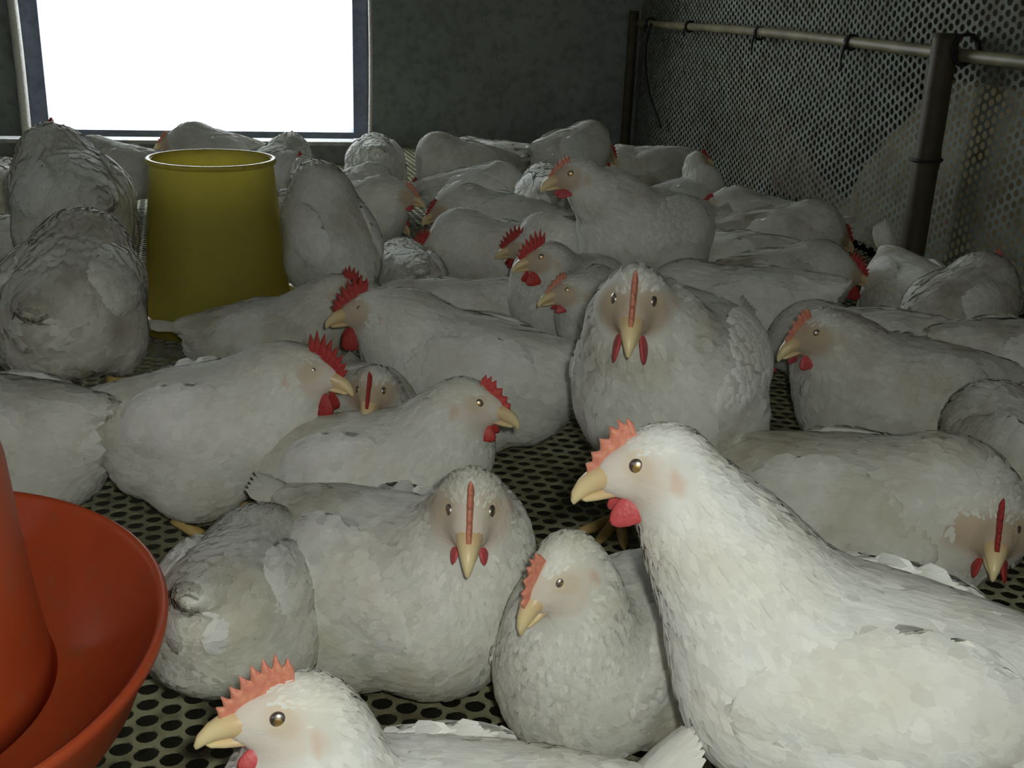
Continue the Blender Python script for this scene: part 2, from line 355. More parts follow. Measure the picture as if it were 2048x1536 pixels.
# ------------------------------------------------------------------ yellow feeder
fd = empty('poultry_feeder', (-0.100, 2.215, 0.0)); tag(fd, 'yellow translucent bucket feeder standing among the chickens below the window', 'feeder')
link('bucket', MB().lathe([(0.138, 0.035), (0.140, 0.030), (0.143, 0.035), (0.1165, 0.318), (0.120, 0.323), (0.120, 0.330), (0.1125, 0.330), (0.1125, 0.315), (0.138, 0.04)], 72).mesh('bucket', M_YEL), fd)
link('rim', MB().lathe([(0.1205, 0.323), (0.1225, 0.325), (0.1225, 0.331), (0.1205, 0.333), (0.115, 0.333), (0.1145, 0.331), (0.1205, 0.323)], 72).mesh('rim', M_YELBASE), fd)
link('pan', MB().lathe([(0.0, 0.004), (0.15, 0.004), (0.172, 0.012), (0.186, 0.045), (0.189, 0.047), (0.186, 0.050), (0.178, 0.046), (0.165, 0.020), (0.13, 0.016), (0.06, 0.05), (0.0, 0.09)], 72).mesh('pan', M_YELBASE), fd)

# ------------------------------------------------------------------ red bell drinker
dk = empty('bell_drinker', (-0.300, 0.785, 0.0)); dk.rotation_euler = (R(5), 0, 0); tag(dk, 'orange red plastic bell drinker with round trough at the left foreground edge', 'drinker')
z0 = 0.195; rr = 0.215
def sc_(pts): return [(r*rr, z0 + z*rr) for r, z in pts]
link('bell', MB().lathe(sc_([(0.03, 1.44), (0.10, 1.45), (0.22, 1.41), (0.33, 1.30), (0.42, 1.12), (0.48, 0.90), (0.53, 0.60), (0.545, 0.30), (0.565, 0.02), (0.58, -0.14), (0.60, -0.24), (0.585, -0.24), (0.565, -0.12), (0.53, 0.3), (0.465, 0.88), (0.32, 1.27), (0.10, 1.42)]), 96).mesh('bell', M_RED), dk)
link('trough', MB().lathe(sc_([(0.30, -0.40), (0.55, -0.42), (0.70, -0.36), (0.83, -0.20), (0.955, -0.03), (0.965, 0.0), (0.985, 0.015), (1.0, 0.0), (0.995, -0.03), (0.93, -0.14), (0.88, -0.28), (0.78, -0.44), (0.60, -0.52), (0.30, -0.50), (0.30, -0.40)]), 96).mesh('trough', M_RED), dk)
link('cord', MB().loft([(0, 0, z0 + rr*1.42), (0.002, 0, 1.2), (0, 0, ZC)], np.full(3, 0.004), 8, up=(1, 0, 0)).mesh('cord', M_ROPE), dk)
link('hook', MB().lathe([(0.0, z0 + rr*1.54), (0.02, z0 + rr*1.53), (0.03, z0 + rr*1.47), (0.03, z0 + rr*1.4)], 16).mesh('hook', M_RED), dk)

# ------------------------------------------------------------------ chickens
def lse(ds, k):
    d = np.stack(ds, 0); m_ = d.min(0); return m_ - k*np.log(np.exp(-(d - m_)/k).sum(0))
def ell(p, c, r):
    q = p - np.asarray(c); r = np.asarray(r); k0 = np.sqrt(((q/r)**2).sum(-1)) + 1e-9; k1 = np.sqrt(((q/(r*r))**2).sum(-1)) + 1e-9
    return k0*(k0 - 1)/k1
def nets(fn, lo, hi, h, iters=4):
    lo = np.asarray(lo, float); n = np.ceil((np.asarray(hi) - lo)/h).astype(int) + 1
    ax = [lo[i] + h*np.arange(n[i]) for i in range(3)]; G = np.stack(np.meshgrid(*ax, indexing='ij'), -1).reshape(-1, 3).astype(np.float32)
    f = np.concatenate([fn(g) for g in np.array_split(G, max(1, len(G)//60000))]).reshape(n); s = f < 0
    cs = np.zeros(n - 1, int)
    for dx in (0, 1):
        for dy in (0, 1):
            for dz in (0, 1): cs += s[dx:n[0]-1+dx, dy:n[1]-1+dy, dz:n[2]-1+dz]
    act = (cs > 0) & (cs < 8); idx = -np.ones(n - 1, int); idx[act] = np.arange(act.sum()); V = lo + h*(np.argwhere(act) + 0.5); Q = []
    for a in range(3):
        sl0 = [slice(None)]*3; sl1 = [slice(None)]*3; sl0[a] = slice(0, -1); sl1[a] = slice(1, None)
        d = s[tuple(sl0)].astype(int) - s[tuple(sl1)].astype(int); b, c = [(1, 2), (2, 0), (0, 1)][a]
        e = np.argwhere(d != 0); ok = (e[:, b] > 0) & (e[:, c] > 0) & (e[:, b] < n[b]-1) & (e[:, c] < n[c]-1) & (e[:, a] < n[a]-1); e = e[ok]
        sg = d[tuple(e.T)]; q = []
        for ob, oc in ((-1, -1), (0, -1), (0, 0), (-1, 0)):
            w = e.copy(); w[:, b] += ob; w[:, c] += oc; q.append(idx[tuple(w.T)])
        q = np.stack(q, 1); q[sg < 0] = q[sg < 0][:, ::-1]; Q.append(q)
    Q = np.concatenate(Q); Q = Q[(Q >= 0).all(1)]
    for _ in range(iters):
        d, g = grad(fn, V); V = V - np.clip(d/np.maximum((g*g).sum(1), 0.05), -h, h)[:, None]*g
    return V, Q
def grad(fn, V, e=6e-4):
    d = fn(V); g = np.stack([fn(V + e*np.eye(3)[i]) - fn(V - e*np.eye(3)[i]) for i in range(3)], 1)/(2*e); return d, g
def rot_y(a):   # pitch up for positive a: x axis tilts to +z
    c, s = math.cos(a), math.sin(a); return np.array([[c, 0, -s], [0, 1, 0], [s, 0, c]])
def rot_z(a):
    c, s = math.cos(a), math.sin(a); return np.array([[c, -s, 0], [s, c, 0], [0, 0, 1.]])
def m4(Rm, t, s=1.0):
    M_ = Matrix.Identity(4)
    for i in range(3):
        for j in range(3): M_[i][j] = Rm[i, j]*s
        M_[i][3] = t[i]
    return M_

def feather_cards(fn, P, Nn, D, L, W, lift):
    """P base points, Nn normals, D flow tangents, L lengths, W widths: blades bent to follow the surface fn; returns V, quads, tris, normals"""
    n = len(P); Lc = L[:, None]; W = W[:, None]; lift = lift[:, None]
    M_ = np.concatenate([P + D*Lc*.38, P + D*Lc*.76, P + D*Lc]); d, g = grad(fn, M_); gn = np.linalg.norm(g, axis=1)[:, None] + 1e-9
    N3 = g/gn; M_ = M_ - N3*np.clip(d[:, None]/gn, -.012, .012); m1, m2, m3 = M_[:n], M_[n:2*n], M_[2*n:]; n1, n2, n3 = N3[:n], N3[n:2*n], N3[2*n:]
    V = np.empty((n, 7, 3)); S = np.cross(Nn, D); V[:, 0] = P - S*W*.22 - Nn*.003; V[:, 1] = P + S*W*.22 - Nn*.003
    S = np.cross(n1, D); m1 = m1 + n1*(lift*.55 + .0012); V[:, 2] = m1 - S*W*.5 - n1*W*.07; V[:, 3] = m1 + S*W*.5 - n1*W*.07
    S = np.cross(n2, D); m2 = m2 + n2*(lift*.85 + .0008); V[:, 4] = m2 - S*W*.42 - n2*W*.07; V[:, 5] = m2 + S*W*.42 - n2*W*.07
    V[:, 6] = m3 + n3*(lift - .0003)
    b = (np.arange(n)*7)[:, None]; Q = np.concatenate([b + [2, 3, 1, 0], b + [4, 5, 3, 2]]); T = b + [6, 5, 4]
    jit = rng.normal(0, .055, P.shape) - D*(lift/Lc)*.8
    NN = np.stack([Nn, Nn, n1, n1, n2, n2, n3], 1) + jit[:, None, :]
    return V.reshape(-1, 3), Q, T, nz(NN.reshape(-1, 3))
def scatter(V, Q, num):
    A, B_, C_, D = V[Q[:, 0]], V[Q[:, 1]], V[Q[:, 2]], V[Q[:, 3]]
    ar = np.linalg.norm(np.cross(C_ - A, D - B_), axis=1); pick = rng.choice(len(Q), num, p=ar/ar.sum())
    u = rng.random((num, 1)); v = rng.random((num, 1)); return (A[pick]*(1-u) + B_[pick]*u)*(1-v) + (D[pick]*(1-u) + C_[pick]*u)*v
def nz(a): return a/(np.linalg.norm(a, axis=-1, keepdims=True) + 1e-12)

# shared parts in the head frame (x forward, z up, origin at the skull centre)
def make_comb(size, tone):
    k = 0.55 + 0.75*size
    if size < 0.45:  n, hmax = 6, 0.007 + 0.012*size
    else: n, hmax = 8, 0.009 + 0.017*size
    t = np.linspace(0, 1, 6*n + 1)
    base = np.stack([np.interp(t, [0, .25, .6, 1], [0.043, 0.034, 0.019, 0.000 if size > .55 else 0.008]), np.interp(t, [0, .25, .6, 1], [-0.001, 0.007, 0.0205, 0.0265])], 1)
    nrm = np.stack([np.interp(t, [0, 1], [0.75, -0.25 if size > .7 else 0.12]), np.interp(t, [0, 1], [0.66, 1.0])], 1); nrm /= np.linalg.norm(nrm, axis=1)[:, None]
    env = np.interp(t, [0, .12, .45, .8, 1], [0.25, .55, .85, 1.0, .55])*hmax
    saw = 1 - np.abs((t*n) % 1 - 0.5)*2; saw = saw**1.2
    top = base + nrm*(env*(0.48 + 0.57*saw))[:, None]; low = base - nrm*0.006
    m_ = MB(); nn = len(t); V = []
    for i in range(nn):
        thb = 0.0030; 
        V += [(low[i,0], -thb, low[i,1]), (low[i,0], thb, low[i,1])]
        mid = base[i]*.45 + top[i]*.55
        V += [(mid[0], -0.0019, mid[1]), (mid[0], 0.0019, mid[1]), (top[i,0], -0.0006, top[i,1]), (top[i,0], 0.0006, top[i,1])]
    Q = []
    for i in range(nn - 1):
        a, b = 6*i, 6*(i+1)
        Q += [(a, a+2, b+2, b), (a+2, a+4, b+4, b+2), (a+4, a+5, b+5, b+4), (a+5, a+3, b+3, b+5), (a+3, a+1, b+1, b+3)]
    Q += [(0, 1, 3, 2), (2, 3, 5, 4), (6*(nn-1), 6*(nn-1)+2, 6*(nn-1)+3, 6*(nn-1)+1), (6*(nn-1)+2, 6*(nn-1)+4, 6*(nn-1)+5, 6*(nn-1)+3)]
    m_.add(V, Q); return m_.mesh('comb', M_COMB[tone])
def make_wattle(size, side, tone):
    L = 0.006 + 0.020*size; wx = 0.012 + 0.009*size
    u, v = np.meshgrid(np.linspace(0, np.pi, 9), np.linspace(0, 2*np.pi, 14, endpoint=False), indexing='ij')
    z = np.cos(u); r = np.sin(u); x = r*np.cos(v)*wx*(1.0 - 0.35*z); y = r*np.sin(v)*0.0028
    P = np.stack([x + 0.022 - 0.004*(1-z), y + side*(0.008 + 0.003*(1 - z)), -0.019 - L*(1 - z)*0.55 - 0.28*(x)], -1).reshape(-1, 3)
    Q = [(i*14+j, i*14+(j+1) % 14, (i+1)*14+(j+1) % 14, (i+1)*14+j) for i in range(8) for j in range(14)]
    return mesh_np('wattle', P, [np.array(Q)], M_WATTLE[tone])
def make_beak():
    up = MB().loft([(0.020, 0, -0.004), (0.030, 0, -0.0045), (0.039, 0, -0.0065), (0.047, 0, -0.0105), (0.053, 0, -0.0155), (0.0560, 0, -0.0205), (0.0562, 0, -0.0225)],
                   [(0.0125, 0.0105), (0.0110, 0.0104), (0.0088, 0.0082), (0.0062, 0.0066), (0.0040, 0.0045), (0.0020, 0.0022), (0.0005, 0.0006)], 16, up=(0, 0, 1)).mesh('upper_beak', M_BEAK)
    lo = MB().loft([(0.018, 0, -0.0150), (0.030, 0, -0.0160), (0.040, 0, -0.0178), (0.048, 0, -0.0195), (0.0505, 0, -0.0198)],
                   [(0.0100, 0.0050), (0.0088, 0.0046), (0.0066, 0.0036), (0.0034, 0.0022), (0.0008, 0.0006)], 14, up=(0, 0, 1)).mesh('lower_beak', M_BEAK)
    return up, lo
UP_BEAK, LO_BEAK = make_beak()
def make_eye():
    u, v = np.meshgrid(np.linspace(0, np.pi, 13), np.linspace(0, 2*np.pi, 20, endpoint=False), indexing='ij')
    r = 0.0058; P = np.stack([r*np.sin(u)*np.cos(v), r*np.cos(u)*0.62, r*np.sin(u)*np.sin(v)], -1).reshape(-1, 3)
    Q = [(i*20+j, (i+1)*20+j, (i+1)*20+(j+1) % 20, i*20+(j+1) % 20) for i in range(12) for j in range(20)]
    fm = [1 if i < 2 else 0 for i in range(12) for j in range(20)]
    return mesh_np('eye', P, [np.array(Q)], [M_IRIS, M_GLINT], True, fmat=fm)
EYE = make_eye()
COMBS, WATTLES = {}, {}
def comb_of(size, tone):
    key = (round(size*5)/5, tone)
    if key not in COMBS: COMBS[key] = make_comb(key[0], tone)
    return COMBS[key]
def wattle_of(size, side, tone):
    key = (round(size*4)/4, side, tone)
    if key not in WATTLES: WATTLES[key] = make_wattle(*key)
    return WATTLES[key]

def blade(P0, D, Nn, L, W, curve=0.0, seg=5):
    """one stiff flight feather as a closed thin blade with a raised shaft"""
    D = nz(np.asarray(D, float)); Nn = nz(np.asarray(Nn, float) - D*np.dot(Nn, D)); S = np.cross(Nn, D); V = []
    ws = np.interp(np.linspace(0, 1, seg), [0, .15, .6, .9, 1], [.25, .8, 1, .75, .12])
    for i, t_ in enumerate(np.linspace(0, 1, seg)):
        c = np.asarray(P0) + D*L*t_ - Nn*curve*t_*t_; w = W*.5*ws[i]
        V += [c - S*w - Nn*.0012, c + Nn*.0010, c + S*w*.8 - Nn*.0012]
    Q = []
    for i in range(seg - 1):
        a, b = 3*i, 3*i + 3; Q += [(b, b+1, a+1, a), (b+1, b+2, a+2, a+1)]
    return np.array(V), np.array(Q)

# folded wing in the torso frame (left side, y > 0), mirrored for the right
def wing_fn(p):
    p = p + np.stack([0*p[..., 0], 5.5*p[..., 2]**2 + 1.8*np.minimum(p[..., 0] + .02, 0)**2, 0*p[..., 0]], -1)   # hugs the round body and narrows to the tail
    a = ell(p @ rot_y(-0.16), (0.004, 0.0695, 0.012), (0.110, 0.021, 0.056)); b = ell(p, (-0.115, 0.058, 0.004), (0.075, 0.016, 0.034)); return lse([a, b], 0.010) + 0.004
def make_wing(lod):
    h = (0.006, 0.008, 0.011)[lod]; V, Q = nets(wing_fn, (-0.22, 0.03, -0.075), (0.12, 0.13, 0.10), h, 3)
    num = (800, 420, 130)[lod]; P = scatter(V, Q, num*2); _, g = grad(wing_fn, P); Nn = nz(g); P = P[Nn[:, 1] > -0.1][:num]; Nn = Nn[Nn[:, 1] > -0.1][:num]
    D = np.tile([-1, 0, -0.30], (len(P), 1)) + rng.normal(0, .10, (len(P), 3)); D = nz(D - Nn*(D*Nn).sum(1)[:, None])
    back = np.clip((0.09 - P[:, 0])/0.2, 0, 1); L = (0.015 + 0.020*back)*rng.uniform(.8, 1.2, len(P))*(1, 1.1, 1.6)[lod]
    fV, fQ, fT, fN = feather_cards(wing_fn, P, Nn, D, L, L*0.46, 0.0012 + 0.0020*rng.random(len(P)))
    tint = np.concatenate([np.full(len(V), .93), np.repeat(rng.uniform(.90, 1.0, len(P)), 7)])
    _, gb = grad(wing_fn, V); nb = nz(gb)
    blades = []
    for i in range(9):                                        # secondaries then primaries along the lower rear edge
        f = i/8; p0 = np.array([-0.030 - 0.075*f, 0.0, -0.026 + 0.040*f]); p0[1] = 0.082 - 0.018*f + 0.0007*i
        bv, bq = blade(p0, (-1, -0.24 - .06*f, -0.10 + 0.20*f), (0, 1, -.15), 0.068 + 0.02*f, 0.017, 0.006); bv[:, 1] -= 5.5*bv[:, 2]**2 + 0.9*np.minimum(bv[:, 0] + .02, 0)**2; blades.append((bv, bq))
    out = {}
    for side in (1, -1):
        def mir(a):
            a = np.array(a, float); a[..., 1] *= side; return a
        fl = (lambda q: q) if side == 1 else (lambda q: q[:, ::-1])
        VV = np.concatenate([V, fV]); n0 = len(V); NN = np.concatenate([nb, fN])
        bl = [(mir(bv), fl(bq)) for bv, bq in blades]
        if lod == 0:
            me = mesh_np('wing', mir(VV), [fl(np.concatenate([Q, fQ + n0])), fl(fT + n0)], M_FEATHER[1], True, tint, mir(NN))
            out[side] = (me, [mesh_np('flight_feather', bv, [bq], M_FEATHER[1], True, np.full(len(bv), .96)) for bv, bq in bl])
        else:
            k = len(VV); av = [mir(VV)]; aq = [fl(np.concatenate([Q, fQ + n0]))]; tt = [tint]
            for bv, bq in bl: av.append(bv); aq.append(bq + k); k += len(bv); tt.append(np.full(len(bv), .95))
            out[side] = (mesh_np('wing', np.concatenate(av), [np.concatenate(aq), fl(fT + n0)], M_FEATHER[1], True, np.concatenate(tt)), [])
    return out
WINGS = {l: make_wing(l) for l in (0, 1, 2)}
def make_tail():
    V, Q, n = [], [], 0
    for i in range(9):
        a = (i - 4)/4; bv, bq = blade((0, 0.016*a, -0.004*abs(a)), (-1, 0.20*a, 0.12 - .12*abs(a)), (0.12, 0.75*a, 1), 0.080 - 0.014*abs(a), 0.022, 0.010)
        V.append(bv); Q.append(bq + n); n += len(bv)
    return mesh_np('tail', np.concatenate(V), [np.concatenate(Q)], M_FEATHER[1], True, np.full(n, .95))
TAIL = make_tail()
def variants(me, idx=(0, 1, 2)):
    out = []
    for i in idx:
        c = me.copy(); c.materials[0] = M_FEATHER[i]; out.append(c)
    return out
TAILS = variants(TAIL)
WINGV = {l: {s: (variants(WINGS[l][s][0], (0, 0, 1)), [variants(b, (0, 0, 1)) for b in WINGS[l][s][1]]) for s in (1, -1)} for l in WINGS}

XS = np.array([1/0.86, 1, 1])                              # broilers are short and deep bodied
GROUP = 'white broiler chickens on the netted floor'
def make_chicken(x, y, hd, s, lift, pitch, head, hh, hp, comb, tone, wat, lod, low, tail, matn, label):
    root = empty('chicken', (x, y, 0), R(hd)); tag(root, label, 'chicken', GROUP)
    tp = R(pitch); RT = rot_y(tp); TC = np.array([0, 0, 0.105*s + lift])
    hd_l = np.asarray(head, float); RH = rot_z(R(hh - hd)) @ rot_y(R(hp))
    fwdh = RH[:, 0]
    to_t = lambda p: ((p - TC) @ RT)/s                       # root -> torso frame (unit scale)
    to_h = lambda p: ((p - hd_l) @ RH)/s
    nb = TC + RT @ np.array([0.077, 0, 0.020])*s
    he = hd_l - fwdh*0.012*s - np.array([0, 0, 0.006])*s
    dist = np.linalg.norm(he - nb)
    c1 = nb + RT @ np.array([0.30*dist, 0, 0.45*dist]); c2 = he - fwdh*0.22*dist - np.array([0, 0, 0.45*dist])*(0 if low else 1)
    t_ = np.linspace(0, 1, 11)[:, None]
    NC = (1-t_)**3*nb + 3*(1-t_)**2*t_*c1 + 3*(1-t_)*t_*t_*c2 + t_**3*he
    NR = np.interp(np.linspace(0, 1, 11), [0, .3, .7, 1], [0.056, 0.044, 0.0310, 0.0235])*s
    ND = nz(np.gradient(NC, axis=0))
    stand = lift > 0.03
    th_z = -0.055 if stand else -0.045
    def f_body(p):
        q = to_t(p)*XS
        d = [ell(q, (0, 0, -.004), (.146, .095, .086)), ell(q, (.066, 0, -.020), (.088, .085, .083)), ell(q, (-.095, 0, .006), (.085, .068, .064)),
             ell(q, (-.160, 0, .036), (.052, .030, .024)), ell(q, (-.085, 0, -.040), (.070, .074, .052))]
        for sd in (1, -1): d.append(ell(q, (-.018, .060*sd, th_z), (.072, .042, .055)))
        d = lse(d, 0.012) + 0.013
        return d*s
    def f_neck(p):
        return lse([np.linalg.norm(p - c, axis=-1) - r for c, r in zip(NC, NR)], 0.006*s)
    def f_head(p):
        q = to_h(p); return (lse([ell(q, (-.007, 0, 0), (.0290, .0205, .0250)), ell(q, (.011, 0, -.0035), (.0275, .0150, .0195)), ell(q, (.022, 0, -.009), (.016, .0105, .0110))], 0.004) + .0015)*s
    def fn(p):
        d = lse([lse([f_body(p), f_neck(p)], 0.012*s), f_head(p)], 0.004*s)
        return np.maximum(d, -(p[..., 2] - 0.004)) if not stand else d
    pts = np.concatenate([NC, [hd_l], TC + (np.array([[.17, 0, 0], [-.225, 0, .07], [0, .11, 0], [0, -.11, 0], [0, 0, .11], [0, 0, -.12]])*s) @ RT.T])
    lo = pts.min(0) - 0.055*s; hi = pts.max(0) + 0.055*s; lo[2] = max(lo[2], -0.015)
    h = (0.0052, 0.0078, 0.0105)[lod]
    V, Q = nets(fn, lo, hi, h, 4)
    _, g = grad(fn, V); Nv = nz(g)
    q = to_h(V); fh, fb, fk = f_head(V), f_body(V), f_neck(V)
    bare = lambda q: (q[:, 0] > -0.004) & (q[:, 2] < 0.012) & (q[:, 2] > -0.03) & (np.abs(q[:, 1]) < .03) & (np.linalg.norm(q, axis=1) < 0.047)
    inface = None
    qs = q*np.array([1, 1, 1.])
    # skin colouring lives on the bird: bare face, ring round the eye, reddish ear
    tint = np.full((len(V), 3), 0.92)
    eye_d = np.linalg.norm(q[:, [0, 2]] - [0.010, 0.005], axis=1); ear_d = np.linalg.norm((q[:, [0, 2]] - [-0.0125, -0.005])*[1, .55], axis=1)
    near = np.linalg.norm(q, axis=1) < 0.05
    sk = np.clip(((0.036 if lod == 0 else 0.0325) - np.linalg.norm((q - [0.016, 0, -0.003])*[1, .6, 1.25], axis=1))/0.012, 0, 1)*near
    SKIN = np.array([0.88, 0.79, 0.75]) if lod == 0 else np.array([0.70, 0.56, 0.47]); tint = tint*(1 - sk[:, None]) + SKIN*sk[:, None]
    er = np.clip((0.0060 - ear_d)/0.003, 0, 1)*near*(np.abs(q[:, 1]) > .01); tint = tint*(1 - er[:, None]*.5) + np.array([.80, .48, .34])*er[:, None]*.5
    ey = np.clip((0.0125 - eye_d)/0.005, 0, 1)*near*(np.abs(q[:, 1]) > .01); tint = tint*(1 - ey[:, None]*.6) + np.array([.80, .66, .50])*ey[:, None]*.6
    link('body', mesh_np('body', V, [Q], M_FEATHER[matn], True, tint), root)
    # plumage
    num = (6500, 3000, 1000)[lod]
    P = scatter(V, Q, num)
    # denser on head and neck
    hn = V[(fk < fb + 0.004)]; 
    if len(hn): P = np.concatenate([P, hn[rng.integers(0, len(hn), (2000, 700, 200)[lod])] + rng.normal(0, .002, ((2000, 700, 200)[lod], 3))])
    d0, g0 = grad(fn, P); Nn = nz(g0); P = P - Nn*d0[:, None]
    fbp, fkp = f_body(P), np.minimum(f_neck(P), f_head(P)); qh = to_h(P)
    keep = ~bare(qh) & (P[:, 2] > 0.006) & ~((np.linalg.norm((qh[:, [0, 2]] - [-0.0125, -0.005])*[1, .55], axis=1) < .0095) & (np.linalg.norm(qh, axis=1) < .04)); keep &= ~((qh[:, 0] > 0.020) & (np.linalg.norm(qh, axis=1) < .05))
    P, Nn, fbp, fkp, qh = P[keep], Nn[keep], fbp[keep], fkp[keep], qh[keep]
    w = 1/(1 + np.exp(-(fbp - fkp)/(0.012*s)))               # 1 on the neck
    ni = np.argmin(((P[:, None, :] - NC[None])**2).sum(-1), 1); hw = np.clip((0.045 - np.linalg.norm(qh, axis=1))/0.02, 0, 1)
    Db = RT @ np.array([-1, 0, -.22]); D = w[:, None]*(-ND[ni]*(1-hw)[:, None] + (-fwdh)*hw[:, None]) + (1-w)[:, None]*Db + rng.normal(0, .16, P.shape)
    D = nz(D - Nn*(D*Nn).sum(1)[:, None])
    k = (0.9, 1.1, 1.6)[lod]
    L = ((0.030*(1-w) + 0.016*w)*(1 - hw) + 0.0075*hw)*s*rng.uniform(.75, 1.25, len(P))*k
    tx = to_t(P)[:, 0]; rear = np.clip((-tx - .06)/.07, 0, 1)*np.clip((tx + .165)/.04, 0, 1)*(1-w); L *= (1 + 0.30*rear)*(1 - (1-w)*(1 - np.clip((tx + .185)/.07, .22, 1)))
    lf = (0.0010 + 0.0028*rng.random(len(P)))*(1 - .6*hw)*(1 + 0.8*rear)*s
    fV, fQ, fT, tv = feather_cards(fn, P, Nn, D, L, L*(.42 - .10*w), lf)
    tn = np.repeat(rng.uniform(.90, 1.03, len(P)), 7)
    tag(link('plumage', mesh_np('plumage', fV, [fQ, fT], M_FEATHER[matn], True, tn, tv), root), kind='stuff')
    # head parts
    MH = m4(RH, hd_l, s)
    link('upper_beak', UP_BEAK, root, MH); link('lower_beak', LO_BEAK, root, MH)
    if comb > 0: link('comb', comb_of(comb, tone), root, MH)
    for sd in (1, -1):
        if wat > 0: link('wattle', wattle_of(wat, sd, tone), root, MH)
        ME = MH @ Matrix.Translation((0.0105, sd*0.0155, 0.005)) @ Matrix.Rotation(sd*0.0 + (0 if sd == 1 else math.pi), 4, 'Z') @ Matrix.Rotation(-0.22*sd, 4, 'Z')
        link('eye', EYE, root, ME)
    MT = m4(RT, TC, s)
    for sd in (1, -1):
        me, bl = WINGV[lod][sd]; wo = link('wing', me[matn], root, MT @ Matrix.Diagonal((0.86, 1, 1, 1)))
        for b_ in bl: link('flight_feather', b_[matn], wo)
    link('tail', TAILS[matn], root, MT @ Matrix.Translation((-0.150, 0, 0.038)) @ Matrix.Rotation((0.25 if tail <= 1 else 0.85), 4, 'Y') @ Matrix.Scale(tail*0.8, 4))
    if stand:
        for sd in (1, -1):
            hip = TC + RT @ np.array([-0.02, .052*sd, -0.085])*s; hip[2] = max(hip[2], .03)
            foot = np.array([0.005, .058*sd, 0.010]); hock = np.array([-0.035*s, .056*sd, max(hip[2]*.62, .03)])
            m_ = MB().loft([hip, hock, (hock + foot)/2, foot], [0.014*s, 0.009*s, 0.0075*s, 0.0085*s], 10, up=(0, 1, 0))
            for a in (-28, 0, 28, 170):
                l_ = 0.05 if a != 170 else 0.022; dv = np.array([math.cos(R(a)), math.sin(R(a)), 0])*s
                m_.loft([foot, foot + dv*l_*.5 + [0, 0, -.002], foot + dv*l_ + [0, 0, -.004], foot + dv*(l_ + .012) + [0, 0, -.007]], [0.0075*s, 0.0062*s, 0.005*s, 0.001], 8)
            link('leg', m_.mesh('leg', M_LEG), root)
    return root

